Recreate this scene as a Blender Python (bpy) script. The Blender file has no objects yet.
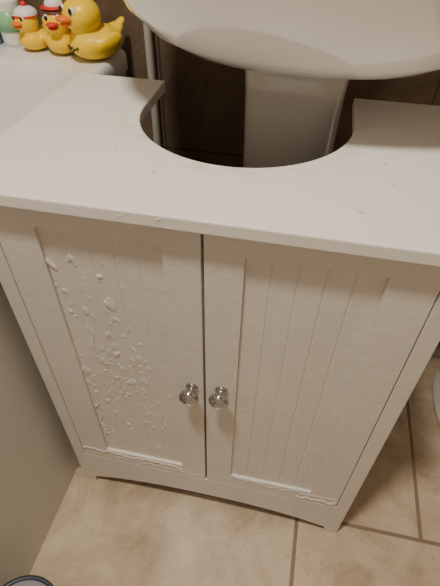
import bpy, bmesh, math, random
import numpy as np
from mathutils import Vector, Matrix, noise
random.seed(11); rng=np.random.default_rng(7)
SC=bpy.context.scene; COL=bpy.context.collection

# ---------------------------------------------------------------- materials
def mat(name, color, rough=.5, metal=0, bump=0, bscale=60, var=0, vscale=6, col2=None, spec=.5, coat=0):
    m=bpy.data.materials.new(name); m.use_nodes=True; nt=m.node_tree; b=nt.nodes['Principled BSDF']
    b.inputs['Base Color'].default_value=(*color,1); b.inputs['Roughness'].default_value=rough
    b.inputs['Metallic'].default_value=metal; b.inputs['Specular IOR Level'].default_value=spec
    b.inputs['Coat Weight'].default_value=coat
    tc=nt.nodes.new('ShaderNodeTexCoord')
    if var or col2:
        n=nt.nodes.new('ShaderNodeTexNoise'); n.inputs['Scale'].default_value=vscale; n.inputs['Detail'].default_value=6
        nt.links.new(tc.outputs['Object'],n.inputs['Vector'])
        r=nt.nodes.new('ShaderNodeValToRGB'); r.color_ramp.elements[0].position=.35; r.color_ramp.elements[1].position=.7
        c2=col2 or tuple(c*(1-var) for c in color)
        r.color_ramp.elements[0].color=(*color,1); r.color_ramp.elements[1].color=(*c2,1)
        nt.links.new(n.outputs['Fac'],r.inputs['Fac']); nt.links.new(r.outputs['Color'],b.inputs['Base Color'])
    if bump:
        n=nt.nodes.new('ShaderNodeTexNoise'); n.inputs['Scale'].default_value=bscale; n.inputs['Detail'].default_value=4
        nt.links.new(tc.outputs['Object'],n.inputs['Vector'])
        bp=nt.nodes.new('ShaderNodeBump'); bp.inputs['Strength'].default_value=bump; bp.inputs['Distance'].default_value=.002
        nt.links.new(n.outputs['Fac'],bp.inputs['Height']); nt.links.new(bp.outputs['Normal'],b.inputs['Normal'])
    return m

def top_mat():
    m=bpy.data.materials.new('painted_top'); m.use_nodes=True; nt=m.node_tree; L=nt.links; b=nt.nodes['Principled BSDF']; N=nt.nodes.new
    g=N('ShaderNodeNewGeometry'); 
    def noi(sc,det,dist=0,stretch=None):
        n=N('ShaderNodeTexNoise'); n.inputs['Scale'].default_value=sc; n.inputs['Detail'].default_value=det; n.inputs['Distortion'].default_value=dist
        if stretch:
            mp=N('ShaderNodeMapping'); mp.inputs['Scale'].default_value=stretch; mp.inputs['Rotation'].default_value=(0,0,.5); L.new(g.outputs['Position'],mp.inputs['Vector']); L.new(mp.outputs[0],n.inputs['Vector'])
        else: L.new(g.outputs['Position'],n.inputs['Vector'])
        return n.outputs['Fac']
    def rng_(s,a,c,lo=0,hi=1):
        r=N('ShaderNodeMapRange'); r.inputs[1].default_value=a; r.inputs[2].default_value=c; r.inputs[3].default_value=lo; r.inputs[4].default_value=hi; L.new(s,r.inputs[0]); return r.outputs[0]
    def mix(f,a,c):
        x=N('ShaderNodeMix'); x.data_type='RGBA'; L.new(f,x.inputs[0])
        if isinstance(a,tuple): x.inputs[6].default_value=(*a,1)
        else: L.new(a,x.inputs[6])
        x.inputs[7].default_value=(*c,1); return x.outputs[2]
    def mul(a,c):
        x=N('ShaderNodeMath'); x.operation='MULTIPLY'; L.new(a,x.inputs[0]); L.new(c,x.inputs[1]); return x.outputs[0]
    base=mix(rng_(noi(5,3),.4,.7),(.82,.80,.765),(.79,.765,.725))
    vd=N('ShaderNodeVectorMath'); vd.operation='DISTANCE'; vd.inputs[1].default_value=(.307,.268,.812); L.new(g.outputs['Position'],vd.inputs[0])
    ring=rng_(vd.outputs['Value'],.20,.162)
    st=mul(rng_(noi(24,5,1.0),.48,.66,0,.55),ring)
    c1=mix(st,base,(.66,.50,.29))
    sm=mul(rng_(noi(14,4,.6,(1,2.5,1)),.62,.74,0,.35),rng_(noi(3.3,2),.50,.62))
    c2=mix(sm,c1,(.68,.56,.38))
    sc=rng_(noi(60,2,0),.73,.745,0,.6)
    c3=mix(sc,c2,(.5,.42,.33)); L.new(c3,b.inputs['Base Color'])
    b.inputs['Roughness'].default_value=.36
    bp=N('ShaderNodeBump'); bp.inputs['Strength'].default_value=.28; bp.inputs['Distance'].default_value=.002
    ad=N('ShaderNodeMath'); ad.operation='ADD'; L.new(noi(30,5),ad.inputs[0]); L.new(mul(rng_(noi(70,2,.6),.58,.7,0,2),rng_(noi(8,2),.54,.65)),ad.inputs[1])
    L.new(ad.outputs[0],bp.inputs['Height']); L.new(bp.outputs['Normal'],b.inputs['Normal'])
    return m

def tile_mat(name, c1, c2, grout, w, h, ox, oy, axes='XY', offset=.5, rough=.35, mortar=.004, nscale=5):
    m=bpy.data.materials.new(name); m.use_nodes=True; nt=m.node_tree; L=nt.links; b=nt.nodes['Principled BSDF']
    g=nt.nodes.new('ShaderNodeNewGeometry'); sp=nt.nodes.new('ShaderNodeSeparateXYZ'); L.new(g.outputs['Position'],sp.inputs[0])
    cb=nt.nodes.new('ShaderNodeCombineXYZ')
    for i,a in enumerate(axes):
        ad=nt.nodes.new('ShaderNodeMath'); ad.operation='ADD'; ad.inputs[1].default_value=-(ox,oy)[i]
        L.new(sp.outputs[a],ad.inputs[0]); L.new(ad.outputs[0],cb.inputs[i])
    br=nt.nodes.new('ShaderNodeTexBrick'); br.offset=offset; br.squash=1
    br.inputs['Scale'].default_value=1; br.inputs['Brick Width'].default_value=w; br.inputs['Row Height'].default_value=h
    br.inputs['Mortar Size'].default_value=mortar; br.inputs['Mortar Smooth'].default_value=.3
    L.new(cb.outputs[0],br.inputs['Vector'])
    def noi(s,d,r_,di):
        n=nt.nodes.new('ShaderNodeTexNoise'); n.inputs['Scale'].default_value=s; n.inputs['Detail'].default_value=d; n.inputs['Roughness'].default_value=r_
        n.inputs['Distortion'].default_value=di; L.new(g.outputs['Position'],n.inputs['Vector']); return n
    n=noi(nscale,9,.68,.8)
    r=nt.nodes.new('ShaderNodeValToRGB'); r.color_ramp.elements[0].position=.36; r.color_ramp.elements[1].position=.62
    r.color_ramp.elements[0].color=(*c1,1); r.color_ramp.elements[1].color=(*c2,1)
    L.new(n.outputs['Fac'],r.inputs['Fac'])
    np_=noi(nscale*9,6,.7,1.2); rp=nt.nodes.new('ShaderNodeMapRange'); rp.inputs[1].default_value=.58; rp.inputs[2].default_value=.74; rp.inputs[4].default_value=.6
    L.new(np_.outputs['Fac'],rp.inputs[0])
    mp=nt.nodes.new('ShaderNodeMix'); mp.data_type='RGBA'; L.new(rp.outputs[0],mp.inputs[0]); L.new(r.outputs['Color'],mp.inputs[6]); mp.inputs[7].default_value=(*[c*.55 for c in c1],1)
    mx=nt.nodes.new('ShaderNodeMix'); mx.data_type='RGBA'; mx.inputs[7].default_value=(*grout,1)
    L.new(br.outputs['Fac'],mx.inputs[0]); L.new(mp.outputs[2],mx.inputs[6]); L.new(mx.outputs[2],b.inputs['Base Color'])
    n2=noi(35,5,.5,0)
    sub=nt.nodes.new('ShaderNodeMath'); sub.operation='MULTIPLY_ADD'; sub.inputs[1].default_value=-1.5
    L.new(br.outputs['Fac'],sub.inputs[0]); L.new(n2.outputs['Fac'],sub.inputs[2])
    bp=nt.nodes.new('ShaderNodeBump'); bp.inputs['Strength'].default_value=.35; bp.inputs['Distance'].default_value=.002
    L.new(sub.outputs[0],bp.inputs['Height']); L.new(bp.outputs['Normal'],b.inputs['Normal'])
    b.inputs['Roughness'].default_value=rough
    return m

PAINT=(.715,.68,.635)
M_paint=mat('painted_mdf',PAINT,.30,bump=.25,bscale=90,var=.07,vscale=9)
M_top=top_mat()
M_inside=mat('raw_board',(.42,.36,.29),.7,var=.2)
M_chrome=mat('chrome',(.50,.50,.51),.10,1)
M_ceram=mat('ceramic',(.86,.845,.82),.10,coat=.6)
M_bath=mat('bath_acrylic',(.78,.78,.75),.2)
M_panel=mat('bath_panel_plastic',(.66,.66,.63),.35,bump=.1,bscale=15,var=.06)
M_yel=mat('duck_yellow',(.97,.64,.01),.35)
M_org=mat('duck_orange',(.9,.20,.01),.35)
M_red=mat('red_plastic',(.7,.03,.02),.35)
M_blk=mat('black_plastic',(.015,.015,.015),.3)
M_brn=mat('brown_plastic',(.12,.045,.02),.5)
M_wht=mat('white_plastic',(.85,.84,.82),.35)
M_blue=mat('blue_plastic',(.08,.26,.50),.3)
M_grn=mat('green_plastic',(.25,.55,.30),.35)
M_bin=mat('bin_dark',(.03,.045,.065),.35)
M_lin=mat('bin_liner',(.45,.47,.50),.6,bump=.6,bscale=25)
M_pipe=mat('pvc_pipe',(.42,.39,.35),.4)
M_floor=tile_mat('floor_tile',(.39,.295,.19),(.61,.505,.38),(.24,.18,.125),.55,.55,.511-.275,.025-.55,'XY',.5,.28,.005,6)
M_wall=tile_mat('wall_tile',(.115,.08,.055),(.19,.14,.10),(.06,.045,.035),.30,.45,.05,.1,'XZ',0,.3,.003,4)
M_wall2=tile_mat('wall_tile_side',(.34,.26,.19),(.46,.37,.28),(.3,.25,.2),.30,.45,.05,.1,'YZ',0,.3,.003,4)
M_ceil=mat('ceiling_paint',(.8,.78,.74),.8)

# ---------------------------------------------------------------- helpers
def link(name, me, parent=None, m=None, smooth=False):
    o=bpy.data.objects.new(name,me); COL.objects.link(o)
    if m: me.materials.append(m)
    if smooth:
        for p in me.polygons: p.use_smooth=True
    if parent: o.parent=parent
    return o
def empty(name, loc=(0,0,0)):
    o=bpy.data.objects.new(name,None); o.empty_display_size=.05; o.location=loc; COL.objects.link(o); return o
def bevel(o,w=.002,seg=2,ang=35):
    b=o.modifiers.new('bev','BEVEL'); b.width=w; b.segments=seg; b.limit_method='ANGLE'; b.angle_limit=math.radians(ang); return o
def box(name,x0,x1,y0,y1,z0,z1,m,parent=None,bv=.002):
    bm=bmesh.new(); bmesh.ops.create_cube(bm,size=1)
    for v in bm.verts: v.co=Vector(((x0+x1)/2+v.co.x*(x1-x0),(y0+y1)/2+v.co.y*(y1-y0),(z0+z1)/2+v.co.z*(z1-z0)))
    me=bpy.data.meshes.new(name); bm.to_mesh(me); bm.free()
    o=link(name,me,parent,m)
    if bv: bevel(o,bv)
    return o
def prism(name,poly,a0,a1,axis,m,parent=None,bv=.0015):
    bm=bmesh.new()
    def P(p,a): return (p[0],p[1],a) if axis=='Z' else (p[0],a,p[1])
    A=[bm.verts.new(P(p,a0)) for p in poly]; B=[bm.verts.new(P(p,a1)) for p in poly]
    bm.faces.new(A); bm.faces.new(B[::-1]); n=len(poly)
    for i in range(n): bm.faces.new([A[i],B[i],B[(i+1)%n],A[(i+1)%n]])
    bmesh.ops.recalc_face_normals(bm,faces=bm.faces)
    me=bpy.data.meshes.new(name); bm.to_mesh(me); bm.free()
    o=link(name,me,parent,m)
    if bv: bevel(o,bv,2,40)
    return o
def loft(name,rings,m,parent=None,cap0=True,cap1=True,subsurf=0,smooth=True):
    bm=bmesh.new(); R=[[bm.verts.new(p) for p in r] for r in rings]; n=len(R[0])
    for a,b in zip(R,R[1:]):
        for i in range(n): bm.faces.new([a[i],a[(i+1)%n],b[(i+1)%n],b[i]])
    if cap0: bm.faces.new(R[0][::-1])
    if cap1: bm.faces.new(R[-1])
    bmesh.ops.recalc_face_normals(bm,faces=bm.faces)
    me=bpy.data.meshes.new(name); bm.to_mesh(me); bm.free()
    o=link(name,me,parent,m,smooth)
    if subsurf:
        s=o.modifiers.new('ss','SUBSURF'); s.levels=subsurf; s.render_levels=subsurf
    return o
def lathe(name,prof,loc,m,parent=None,axis='Z',seg=32,cap=True):
    rings=[]
    for r,h in prof:
        ring=[]
        for i in range(seg):
            t=2*math.pi*i/seg; c,s=r*math.cos(t),r*math.sin(t)
            ring.append((loc[0]+c,loc[1]+s,loc[2]+h) if axis=='Z' else (loc[0]+c,loc[1]-h,loc[2]+s))
        rings.append(ring)
    return loft(name,rings,m,parent,cap,cap)
def sell(cx,cy,a,b,z,n=64,e=2.0,b2=None):
    out=[]
    for i in range(n):
        t=2*math.pi*i/n; c,s=math.cos(t),math.sin(t)
        x=a*math.copysign(abs(c)**(2/e),c); bb=b if s<0 else (b2 or b)
        y=bb*math.copysign(abs(s)**(2/e),s); out.append((cx+x,cy+y,z))
    return out
def rrect(x0,x1,y0,y1,r,z,k=8):
    out=[]
    for cx,cy,a0 in ((x1-r,y1-r,0),(x0+r,y1-r,90),(x0+r,y0+r,180),(x1-r,y0+r,270)):
        for i in range(k+1):
            t=math.radians(a0+90*i/k); out.append((cx+r*math.cos(t),cy+r*math.sin(t),z))
    return out
def ball(name,c,r,m,parent=None,sc=(1,1,1),rot=None,seg=24):
    bm=bmesh.new(); bmesh.ops.create_uvsphere(bm,u_segments=seg,v_segments=seg//2,radius=r)
    M=Matrix.Translation(c)@(rot or Matrix.Identity(4))@Matrix.Diagonal((*sc,1))
    bmesh.ops.transform(bm,matrix=M,verts=bm.verts)
    me=bpy.data.meshes.new(name); bm.to_mesh(me); bm.free(); return link(name,me,parent,m,True)
def tube(name,pts,r,m,parent=None):
    cu=bpy.data.curves.new(name,'CURVE'); cu.dimensions='3D'; cu.bevel_depth=r; cu.bevel_resolution=5; cu.use_fill_caps=True
    s=cu.splines.new('POLY'); s.points.add(len(pts)-1)
    for i,p in enumerate(pts): s.points[i].co=(*p,1)
    cu.materials.append(m); o=bpy.data.objects.new(name,cu); COL.objects.link(o)
    if parent: o.parent=parent
    return o

# ---------------------------------------------------------------- room
X0,X1,Y0,Y1,ZC=-.95,1.5,-1.9,.64,2.7
box('floor',X0-.1,X1+.1,Y0-.1,Y1+.1,-.1,0,M_floor,bv=0)
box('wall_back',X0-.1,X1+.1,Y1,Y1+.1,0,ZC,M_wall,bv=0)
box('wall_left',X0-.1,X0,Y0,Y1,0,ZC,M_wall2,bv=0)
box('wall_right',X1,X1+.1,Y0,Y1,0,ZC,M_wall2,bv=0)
box('wall_front',X0-.1,X1+.1,Y0-.1,Y0,0,ZC,M_ceil,bv=0)
box('ceiling',X0-.1,X1+.1,Y0-.1,Y1+.1,ZC,ZC+.1,M_ceil,bv=0)

# ---------------------------------------------------------------- cabinet
W,D,H=.6,.376,.812
cab=empty('under_sink_cabinet')
def notch(x0,x1,y0,y1,cx,r,cy):
    p=[(x0,y0),(x1,y0),(x1,y1),(cx+r,y1)]
    for i in range(41):
        t=-math.pi*i/40; p.append((cx+r*math.cos(t),cy+r*math.sin(t)))
    p+=[(cx-r,y1),(x0,y1)]
    return p
prism('top_board',notch(-.0128,W+.0128,-.016,D,.307,.16,.268),H-.018,H,'Z',M_top,cab,.002)
prism('bottom_shelf',notch(.018,W-.018,.02,D-.02,.307,.16,.20),.135,.150,'Z',M_inside,cab,0)
def side(name,x0,x1):
    bm=bmesh.new(); poly=[(0.018,0),(.05,0)]
    for i in range(1,12):
        t=i/12; poly.append((.05+t*(D-.10),.045*math.sin(math.pi*t)**.5))
    poly+=[(D-.05,0),(D-.002,0),(D-.002,H-.0185),(.018,H-.0185)]
    A=[bm.verts.new((x0,y,z)) for y,z in poly]; B=[bm.verts.new((x1,y,z)) for y,z in poly]; n=len(poly)
    bm.faces.new(A); bm.faces.new(B[::-1])
    for i in range(n): bm.faces.new([A[i],B[i],B[(i+1)%n],A[(i+1)%n]])
    bmesh.ops.recalc_face_normals(bm,faces=bm.faces)
    me=bpy.data.meshes.new(name); bm.to_mesh(me); bm.free(); return link(name,me,cab,M_paint)
side('side_left',.0,.016); side('side_right',W-.016,W)
ZB=.135; fr=.025
poly=[(0,0),(.028,0)]
for i in range(0,31):
    t=i/30; u=abs(2*t-1)
    poly.append((.03+t*(W-.06),.022+.034*(1-u**2.6)))
poly+=[(W-.028,0),(W,0),(W,H-.0185),(W-fr,H-.0185),(W-fr,ZB),(fr,ZB),(fr,H-.0185),(0,H-.0185)]
prism('face_frame',poly,0,.018,'Y',M_paint,cab,.0015)
box('top_rail_inner',fr,W-fr,.020,.036,H-.07,H-.0185,M_paint,cab,0)

def door(name,x0,x1,z0,z1,px0,px1,pz0,pz1,blist,cracks,seed):
    xs=np.unique(np.concatenate([np.linspace(x0,x1,230),[px0-.0012,px0+.0002,px1-.0002,px1+.0012,x0+.0008,x1-.0008]]))
    zs=np.unique(np.concatenate([np.linspace(z0,z1,470),[pz0-.0012,pz0+.0002,pz1-.0002,pz1+.0012,z0+.0008,z1-.0008]]))
    X,Z=np.meshgrid(xs,zs); Hh=np.zeros_like(X)
    inp=(X>px0)&(X<px1)&(Z>pz0)&(Z<pz1)
    Hh[inp]-=.0055
    pw=(px1-px0)/5
    for k in range(1,5):
        d=np.abs(X-(px0+k*pw)); Hh-=np.where(inp,.0014*np.clip(1-d/.0018,0,1),0)
    def nz(sx,sz,o): 
        g=np.zeros_like(X)
        for j in range(X.shape[0]):
            zz=zs[j]*sz
            g[j]=[noise.noise(Vector((x*sx+o,zz,o))) for x in xs]
        return g
    n1=nz(70,45,seed); n2=nz(260,170,seed+9); n3=nz(120,60,seed+5)
    B=np.zeros_like(X)
    for (cx,cz,rx,rz,h) in blist:
        wx=X-cx+n1*.007; wz=Z-cz+n3*.008
        q=np.sqrt((wx/rx)**2+(wz/rz)**2)
        bl=np.clip(1-q**2,0,1); B=np.maximum(B,h*bl**.75*(inp if cz>pz0 else 1))
    Hh+=B
    Hh+=n2*.00010+n1*.0002
    for (xa,za,xb,zb,w,h) in cracks:
        L=math.hypot(xb-xa,zb-za); ux,uz=(xb-xa)/L,(zb-za)/L
        t=(X-xa)*ux+(Z-za)*uz; d=-(X-xa)*uz+(Z-za)*ux+n1*.010+n2*.002
        m=(t>0)&(t<L)
        Hh+=np.where(m,h*np.clip(1-np.abs(d)/w,0,1),0)
        Hh-=np.where(m&(d<-w)&(d>-w-.0018),.0022,0)
    edge=(X<=x0+.0001)|(X>=x1-.0001)|(Z<=z0+.0001)|(Z>=z1-.0001)
    Hh=np.where(edge,-.0010,Hh)
    nz_,nx=X.shape
    V=np.stack([X,-Hh+0.0,Z],-1).reshape(-1,3)
    I=np.arange(nz_*nx).reshape(nz_,nx)
    F=np.stack([I[:-1,:-1],I[:-1,1:],I[1:,1:],I[1:,:-1]],-1).reshape(-1,4)
    loop=np.concatenate([I[0,:],I[1:,-1],I[-1,-2::-1],I[-2:0:-1,0]])
    back=V[loop].copy(); back[:,1]=.017; base=len(V); nb=len(loop)
    V=np.concatenate([V,back]); k=np.arange(nb); k2=(k+1)%nb
    F=np.concatenate([F,np.stack([loop[k],base+k,base+k2,loop[k2]],-1)])
    faces=F.tolist()+[(base+k).tolist()]
    me=bpy.data.meshes.new(name); me.from_pydata(V.tolist(),[],faces); me.update()
    return link(name,me,cab,M_paint)

px0,px1,pz0,pz1=.085,.250,.178,.757
bl=[]
pw=(px1-px0)/5
for i in range(85):
    k=random.choice([0,1,1,2,2,3,3]); cx=px0+k*pw+random.gauss(.008,.008); cz=random.uniform(.21,.71)
    if cz>.60 and k>2: continue
    s=random.choice([.002,.003,.004,.005,.006,.008])
    bl.append((cx,cz,s*random.uniform(.7,1.0),s*random.uniform(1.0,2.0),random.uniform(.0008,.0022)))
for i in range(70):
    bl.append((random.uniform(px0+.005,px0+.13),random.uniform(.22,.68),random.uniform(.0015,.004),random.uniform(.002,.008),random.uniform(.0005,.0014)))
for i in range(50):
    bl.append((random.uniform(px0,px1),random.uniform(.18,.42),random.uniform(.0015,.004),random.uniform(.003,.010),random.uniform(.0004,.0010)))
for i in range(7):
    k=[1,2,3,1,2,4,3][i]; bl.append((px0+k*pw+.003,[.55,.45,.36,.30,.62,.33,.52][i],.0030,[.05,.06,.04,.05,.03,.07,.03][i],.0015))
cr=[(.03,.172,.25,.166,.0035,.0026),(.10,.155,.29,.150,.002,.0014),(px0+.004,.24,px0+.006,.36,.002,.002)]
door('door_left',.0265,.2998,.137,.791,px0,px1,pz0,pz1,bl,cr,3.1)
qx0,qx1=.353,.516
bl=[]
for i in range(90):
    bl.append((random.uniform(qx0,qx1),random.choice([random.uniform(.18,.34),random.uniform(.18,.50)]),random.uniform(.002,.004),random.uniform(.004,.014),random.uniform(.0003,.0006)))
cr=[(.36,.172,.57,.168,.0035,.0018),(.49,.150,.572,.152,.003,.0026)]
door('door_right',.3032,.5735,.137,.791,qx0,qx1,pz0,pz1,bl,cr,8.7)
for nm,x,z in (('knob_left',.281,.473),('knob_right',.3295,.479)):
    prof=[(.0001,-.001),(.0095,-.001),(.0105,.001),(.0095,.003),(.0055,.005),(.005,.009),(.0065,.012),(.012,.014),(.0155,.0175),(.0165,.0215),(.0155,.0255),(.012,.029),(.0115,.0287),(.010,.0298),(.006,.0315),(.0001,.032)]
    lathe(nm,prof,(x,-.0005,z),M_chrome,cab,'Y',40)

# ---------------------------------------------------------------- wash basin
sink=empty('pedestal_sink'); sx,sy=.385,.36; dz=.034
rings=[]
for a,bf,bb,z,e in [(.100,.085,.10,.846,2.3),(.150,.12,.13,.849,2.3),(.195,.155,.16,.860,2.3),(.235,.185,.19,.880,2.3),(.268,.21,.225,.912,2.4),(.293,.23,.25,.955,2.5),
                    (.308,.243,.265,1.0,2.7),(.315,.25,.275,1.025,2.8),(.313,.248,.275,1.032,2.8),(.300,.236,.262,1.034,2.8),(.262,.20,.15,1.030,2.5),
                    (.248,.188,.14,1.015,2.4),(.225,.165,.12,.96,2.3),(.18,.13,.10,.905,2.2),(.10,.08,.06,.878,2.1),(.022,.02,.02,.872,2)]:
    rings.append(sell(sx,sy,a,bf,z+dz,72,e,bb))
loft('basin',rings,M_ceram,sink)
rings=[]
py=.435
for a,b,z in [(.118,.115,0),(.118,.115,.02),(.108,.105,.035),(.094,.092,.09),(.083,.082,.25),(.082,.080,.5),(.084,.082,.70),(.086,.084,.80),(.09,.085,.885)]:
    rings.append(sell(.368,py,a,b,z,48,3.4))
loft('pedestal',rings,M_ceram,sink)
lathe('tap_body',[(.0001,1.034+dz),(.026,1.034+dz),(.026,1.04+dz),(.02,1.05+dz),(.018,1.10+dz),(.02,1.12+dz),(.012,1.13+dz),(.0001,1.131+dz)],(sx,.575,0),M_chrome,sink)
tube('tap_spout',[(sx,.575,1.085+dz),(sx,.52,1.10+dz),(sx,.47,1.098+dz),(sx,.455,1.085+dz)],.011,M_chrome,sink)

pp=empty('water_pipes')
tube('supply_pipe_1',[(.035,.622,0),(.035,.622,.93),(.05,.622,.945),(.16,.622,.945)],.010,M_pipe,pp)

# ---------------------------------------------------------------- bath
bath=empty('bathtub'); bx0,bx1,by0,by1=-.90,-.020,-1.55,.636
ZR=.782
def rr(ins,z,r,e_side=None): return rrect(bx0+ins,bx1-ins,by0+ins,by1-ins,r,z,8)
rings=[rr(.004,.735,.02),rr(.0,.74,.02),rr(.0,.770,.02),rr(.003,.778,.02),rr(.009,ZR,.02)]
def inner(i,z,r): return rrect(bx0+.06+i,bx1-.048-i,by0+.12+i*1.6,by1-.132-i*1.4,r,z,8)
rings+=[inner(-.006,ZR,.09),inner(0,.779,.09),inner(.006,.770,.09),inner(.012,.74,.09),inner(.03,.6,.11),inner(.055,.42,.13),inner(.08,.36,.13),inner(.12,.335,.12)]
loft('tub_shell',rings,M_bath,bath,cap0=False)
box('side_panel',-.045,-.031,by0+.01,by1,0.0,.738,M_panel,bath,.002)
box('end_panel',bx0+.01,-.046,by0+.01,by0+.02,0.0,.738,M_panel,bath,.002)

# ---------------------------------------------------------------- ducks
def duck(name,loc,s,yaw,beak,hat=None,zs=.92):
    e=empty(name,loc); e.rotation_euler=(0,0,yaw); e.scale=(s,s,s*zs)
    bm=bmesh.new()
    def add(c,r,sc,rx=0):
        M=Matrix.Translation(c)@Matrix.Rotation(rx,4,'X')@Matrix.Diagonal((*sc,1))
        bmesh.ops.create_uvsphere(bm,u_segments=32,v_segments=20,radius=r,matrix=M)
    add((0,.04,.26),.36,(.92,1.12,.74))
    add((0,-.10,.34),.24,(1,.9,1))
    add((0,-.13,.68),.265,(1,1,.98))
    add((0,-.12,.50),.17,(1,1,1))
    add((0,.34,.36),.17,(.9,1.1,.6),.5)
    add((0,.47,.45),.10,(.8,1.3,.5),.7)
    for q in (-1,1): add((q*.30,.08,.32),.17,(.40,1.25,.72),.25)
    for v in bm.verts: v.co.z=max(v.co.z,.004)
    me=bpy.data.meshes.new('duck_body'); bm.to_mesh(me); bm.free()
    o=link('body',me,e,M_yel,True)
    r=o.modifiers.new('rm','REMESH'); r.mode='VOXEL'; r.voxel_size=.022; r.use_smooth_shade=True
    sm=o.modifiers.new('sm','SMOOTH'); sm.iterations=6; sm.factor=.6
    ball('beak_upper',(0,-.40,.67),.13,beak,e,(.95,.95,.38),Matrix.Rotation(-.20,4,'X'))
    ball('beak_lower',(0,-.375,.61),.11,beak,e,(.85,.85,.35),Matrix.Rotation(.25,4,'X'))
    for q in (-1,1):
        ball('eye_white',(q*.115,-.335,.78),.060,M_wht,e,(.8,.5,1.1))
        ball('eye_pupil',(q*.113,-.365,.78),.042,M_blk,e,(.8,.5,1.15))
    if hat=='hair':
        ball('hair',(0,-.09,.80),.262,M_brn,e,(1.06,1.0,.78))
        ball('hat_brim',(0,-.10,.93),.26,M_red,e,(1.0,1.0,.16)); ball('hat_crown',(0,-.09,.97),.18,M_wht,e,(1,1,.8))
    if hat=='cap':
        ball('cap',(0,-.09,.83),.25,M_wht,e,(1.05,1.05,.7)); ball('cap_band',(0,-.11,.80),.28,M_red,e,(1.0,1.0,.2))
        ball('cap_bobble',(0,-.09,1.03),.07,M_red,e)
    if hat is None:
        for i in range(8):
            a=-.40+i*.105
            ball('print_mark',(.325*math.sin(a),.04-.415*math.cos(a),.235+.02*math.sin(i*2.1)),.022,M_blk,e,(.9,.6,1.2 if i%2 else .6),seg=12)
    return e
duck('rubber_duck',(-.056,.545,ZR),.142,math.radians(-32),M_org,None,.86)
duck('rubber_duck.001',(-.134,.560,ZR),.104,math.radians(10),M_red,'hair')
duck('rubber_duck.002',(-.203,.568,ZR),.092,math.radians(-15),M_org,'cap')
c=empty('bath_cup',(-.264,.588,ZR))
lathe('cup_wall',[(.0001,0),(.022,0),(.024,.01),(.029,.085),(.030,.09),(.027,.09),(.023,.012),(.0001,.01)],(0,0,0),M_wht,c)
lathe('cup_band',[(.0262,.03),(.0268,.03),(.0290,.07),(.0284,.07)],(0,0,0),M_grn,c,cap=False)
c=empty('shampoo_bottle',(-.325,.585,ZR))
loft('bottle',[sell(0,0,a,b,z,32,2.4) for a,b,z in [(.024,.016,0),(.028,.019,.006),(.029,.02,.07),(.026,.018,.105),(.012,.012,.118),(.011,.011,.122)]],M_blue,c)
lathe('bottle_cap',[(.0001,.122),(.0135,.122),(.0135,.150),(.012,.153),(.0001,.153)],(0,0,0),M_wht,c)

# ---------------------------------------------------------------- toilet
to=empty('toilet'); tx=1.0
R=[]
for a,bf,bb,z,cy in [(.145,.17,.19,0,.44),(.145,.17,.19,.015,.44),(.132,.155,.185,.04,.44),(.125,.15,.185,.12,.44),(.13,.165,.185,.22,.44),(.165,.22,.19,.34,.44),(.19,.26,.19,.43,.44),(.195,.27,.19,.455,.44),(.17,.245,.17,.457,.44)]:
    R.append(sell(tx,cy-.04,a,bf,z,48,2.3,bb))
loft('pan',R,M_ceram,to)
loft('seat_lid',[sell(tx,.36,a,b,z,48,2.3,.13) for a,b,z in [(.19,.225,.46),(.197,.232,.466),(.197,.232,.482),(.18,.215,.492)]],M_wht,to)
bevel(box('cistern',tx-.2,tx+.2,.545,.634,.40,.86,M_ceram,to,0),.02,4)
bevel(box('cistern_lid',tx-.208,tx+.208,.535,.636,.861,.89,M_ceram,to,0),.01,3)

# ---------------------------------------------------------------- bin
bn=empty('waste_bin',(.068,-.318,0))
lathe('bin_wall',[(.0001,0),(.05,0),(.053,.005),(.062,.195),(.066,.198),(.066,.205),(.060,.205),(.058,.198),(.050,.012),(.0001,.012)],(0,0,0),M_bin,bn,seg=48)
lathe('liner',[(.0585,.203),(.0570,.195),(.045,.14),(.0001,.13)],(0,0,0),M_lin,bn,seg=48,cap=False)

# ---------------------------------------------------------------- lights
def area(name,loc,size,e,col,rot=(0,0,0)):
    l=bpy.data.lights.new(name,'AREA'); l.shape='DISK'; l.size=size; l.energy=e; l.color=col
    o=bpy.data.objects.new(name,l); o.location=loc; o.rotation_euler=rot; COL.objects.link(o)
area('ceiling_light',(.10,-.50,2.6),.20,42,(1,.90,.765))
w=bpy.data.worlds.new('world'); SC.world=w; w.use_nodes=True
w.node_tree.nodes['Background'].inputs[0].default_value=(1,.93,.85,1); w.node_tree.nodes['Background'].inputs[1].default_value=.3

# ---------------------------------------------------------------- camera
cd=bpy.data.cameras.new('camera'); co=bpy.data.objects.new('camera',cd); COL.objects.link(co)
co.location=(.4048,-.4094,1.0978); co.rotation_euler=(.8012,-.0134,.2077)
cd.sensor_fit='VERTICAL'; cd.sensor_height=24; cd.lens=456.32*24/586; cd.clip_start=.01
SC.camera=co
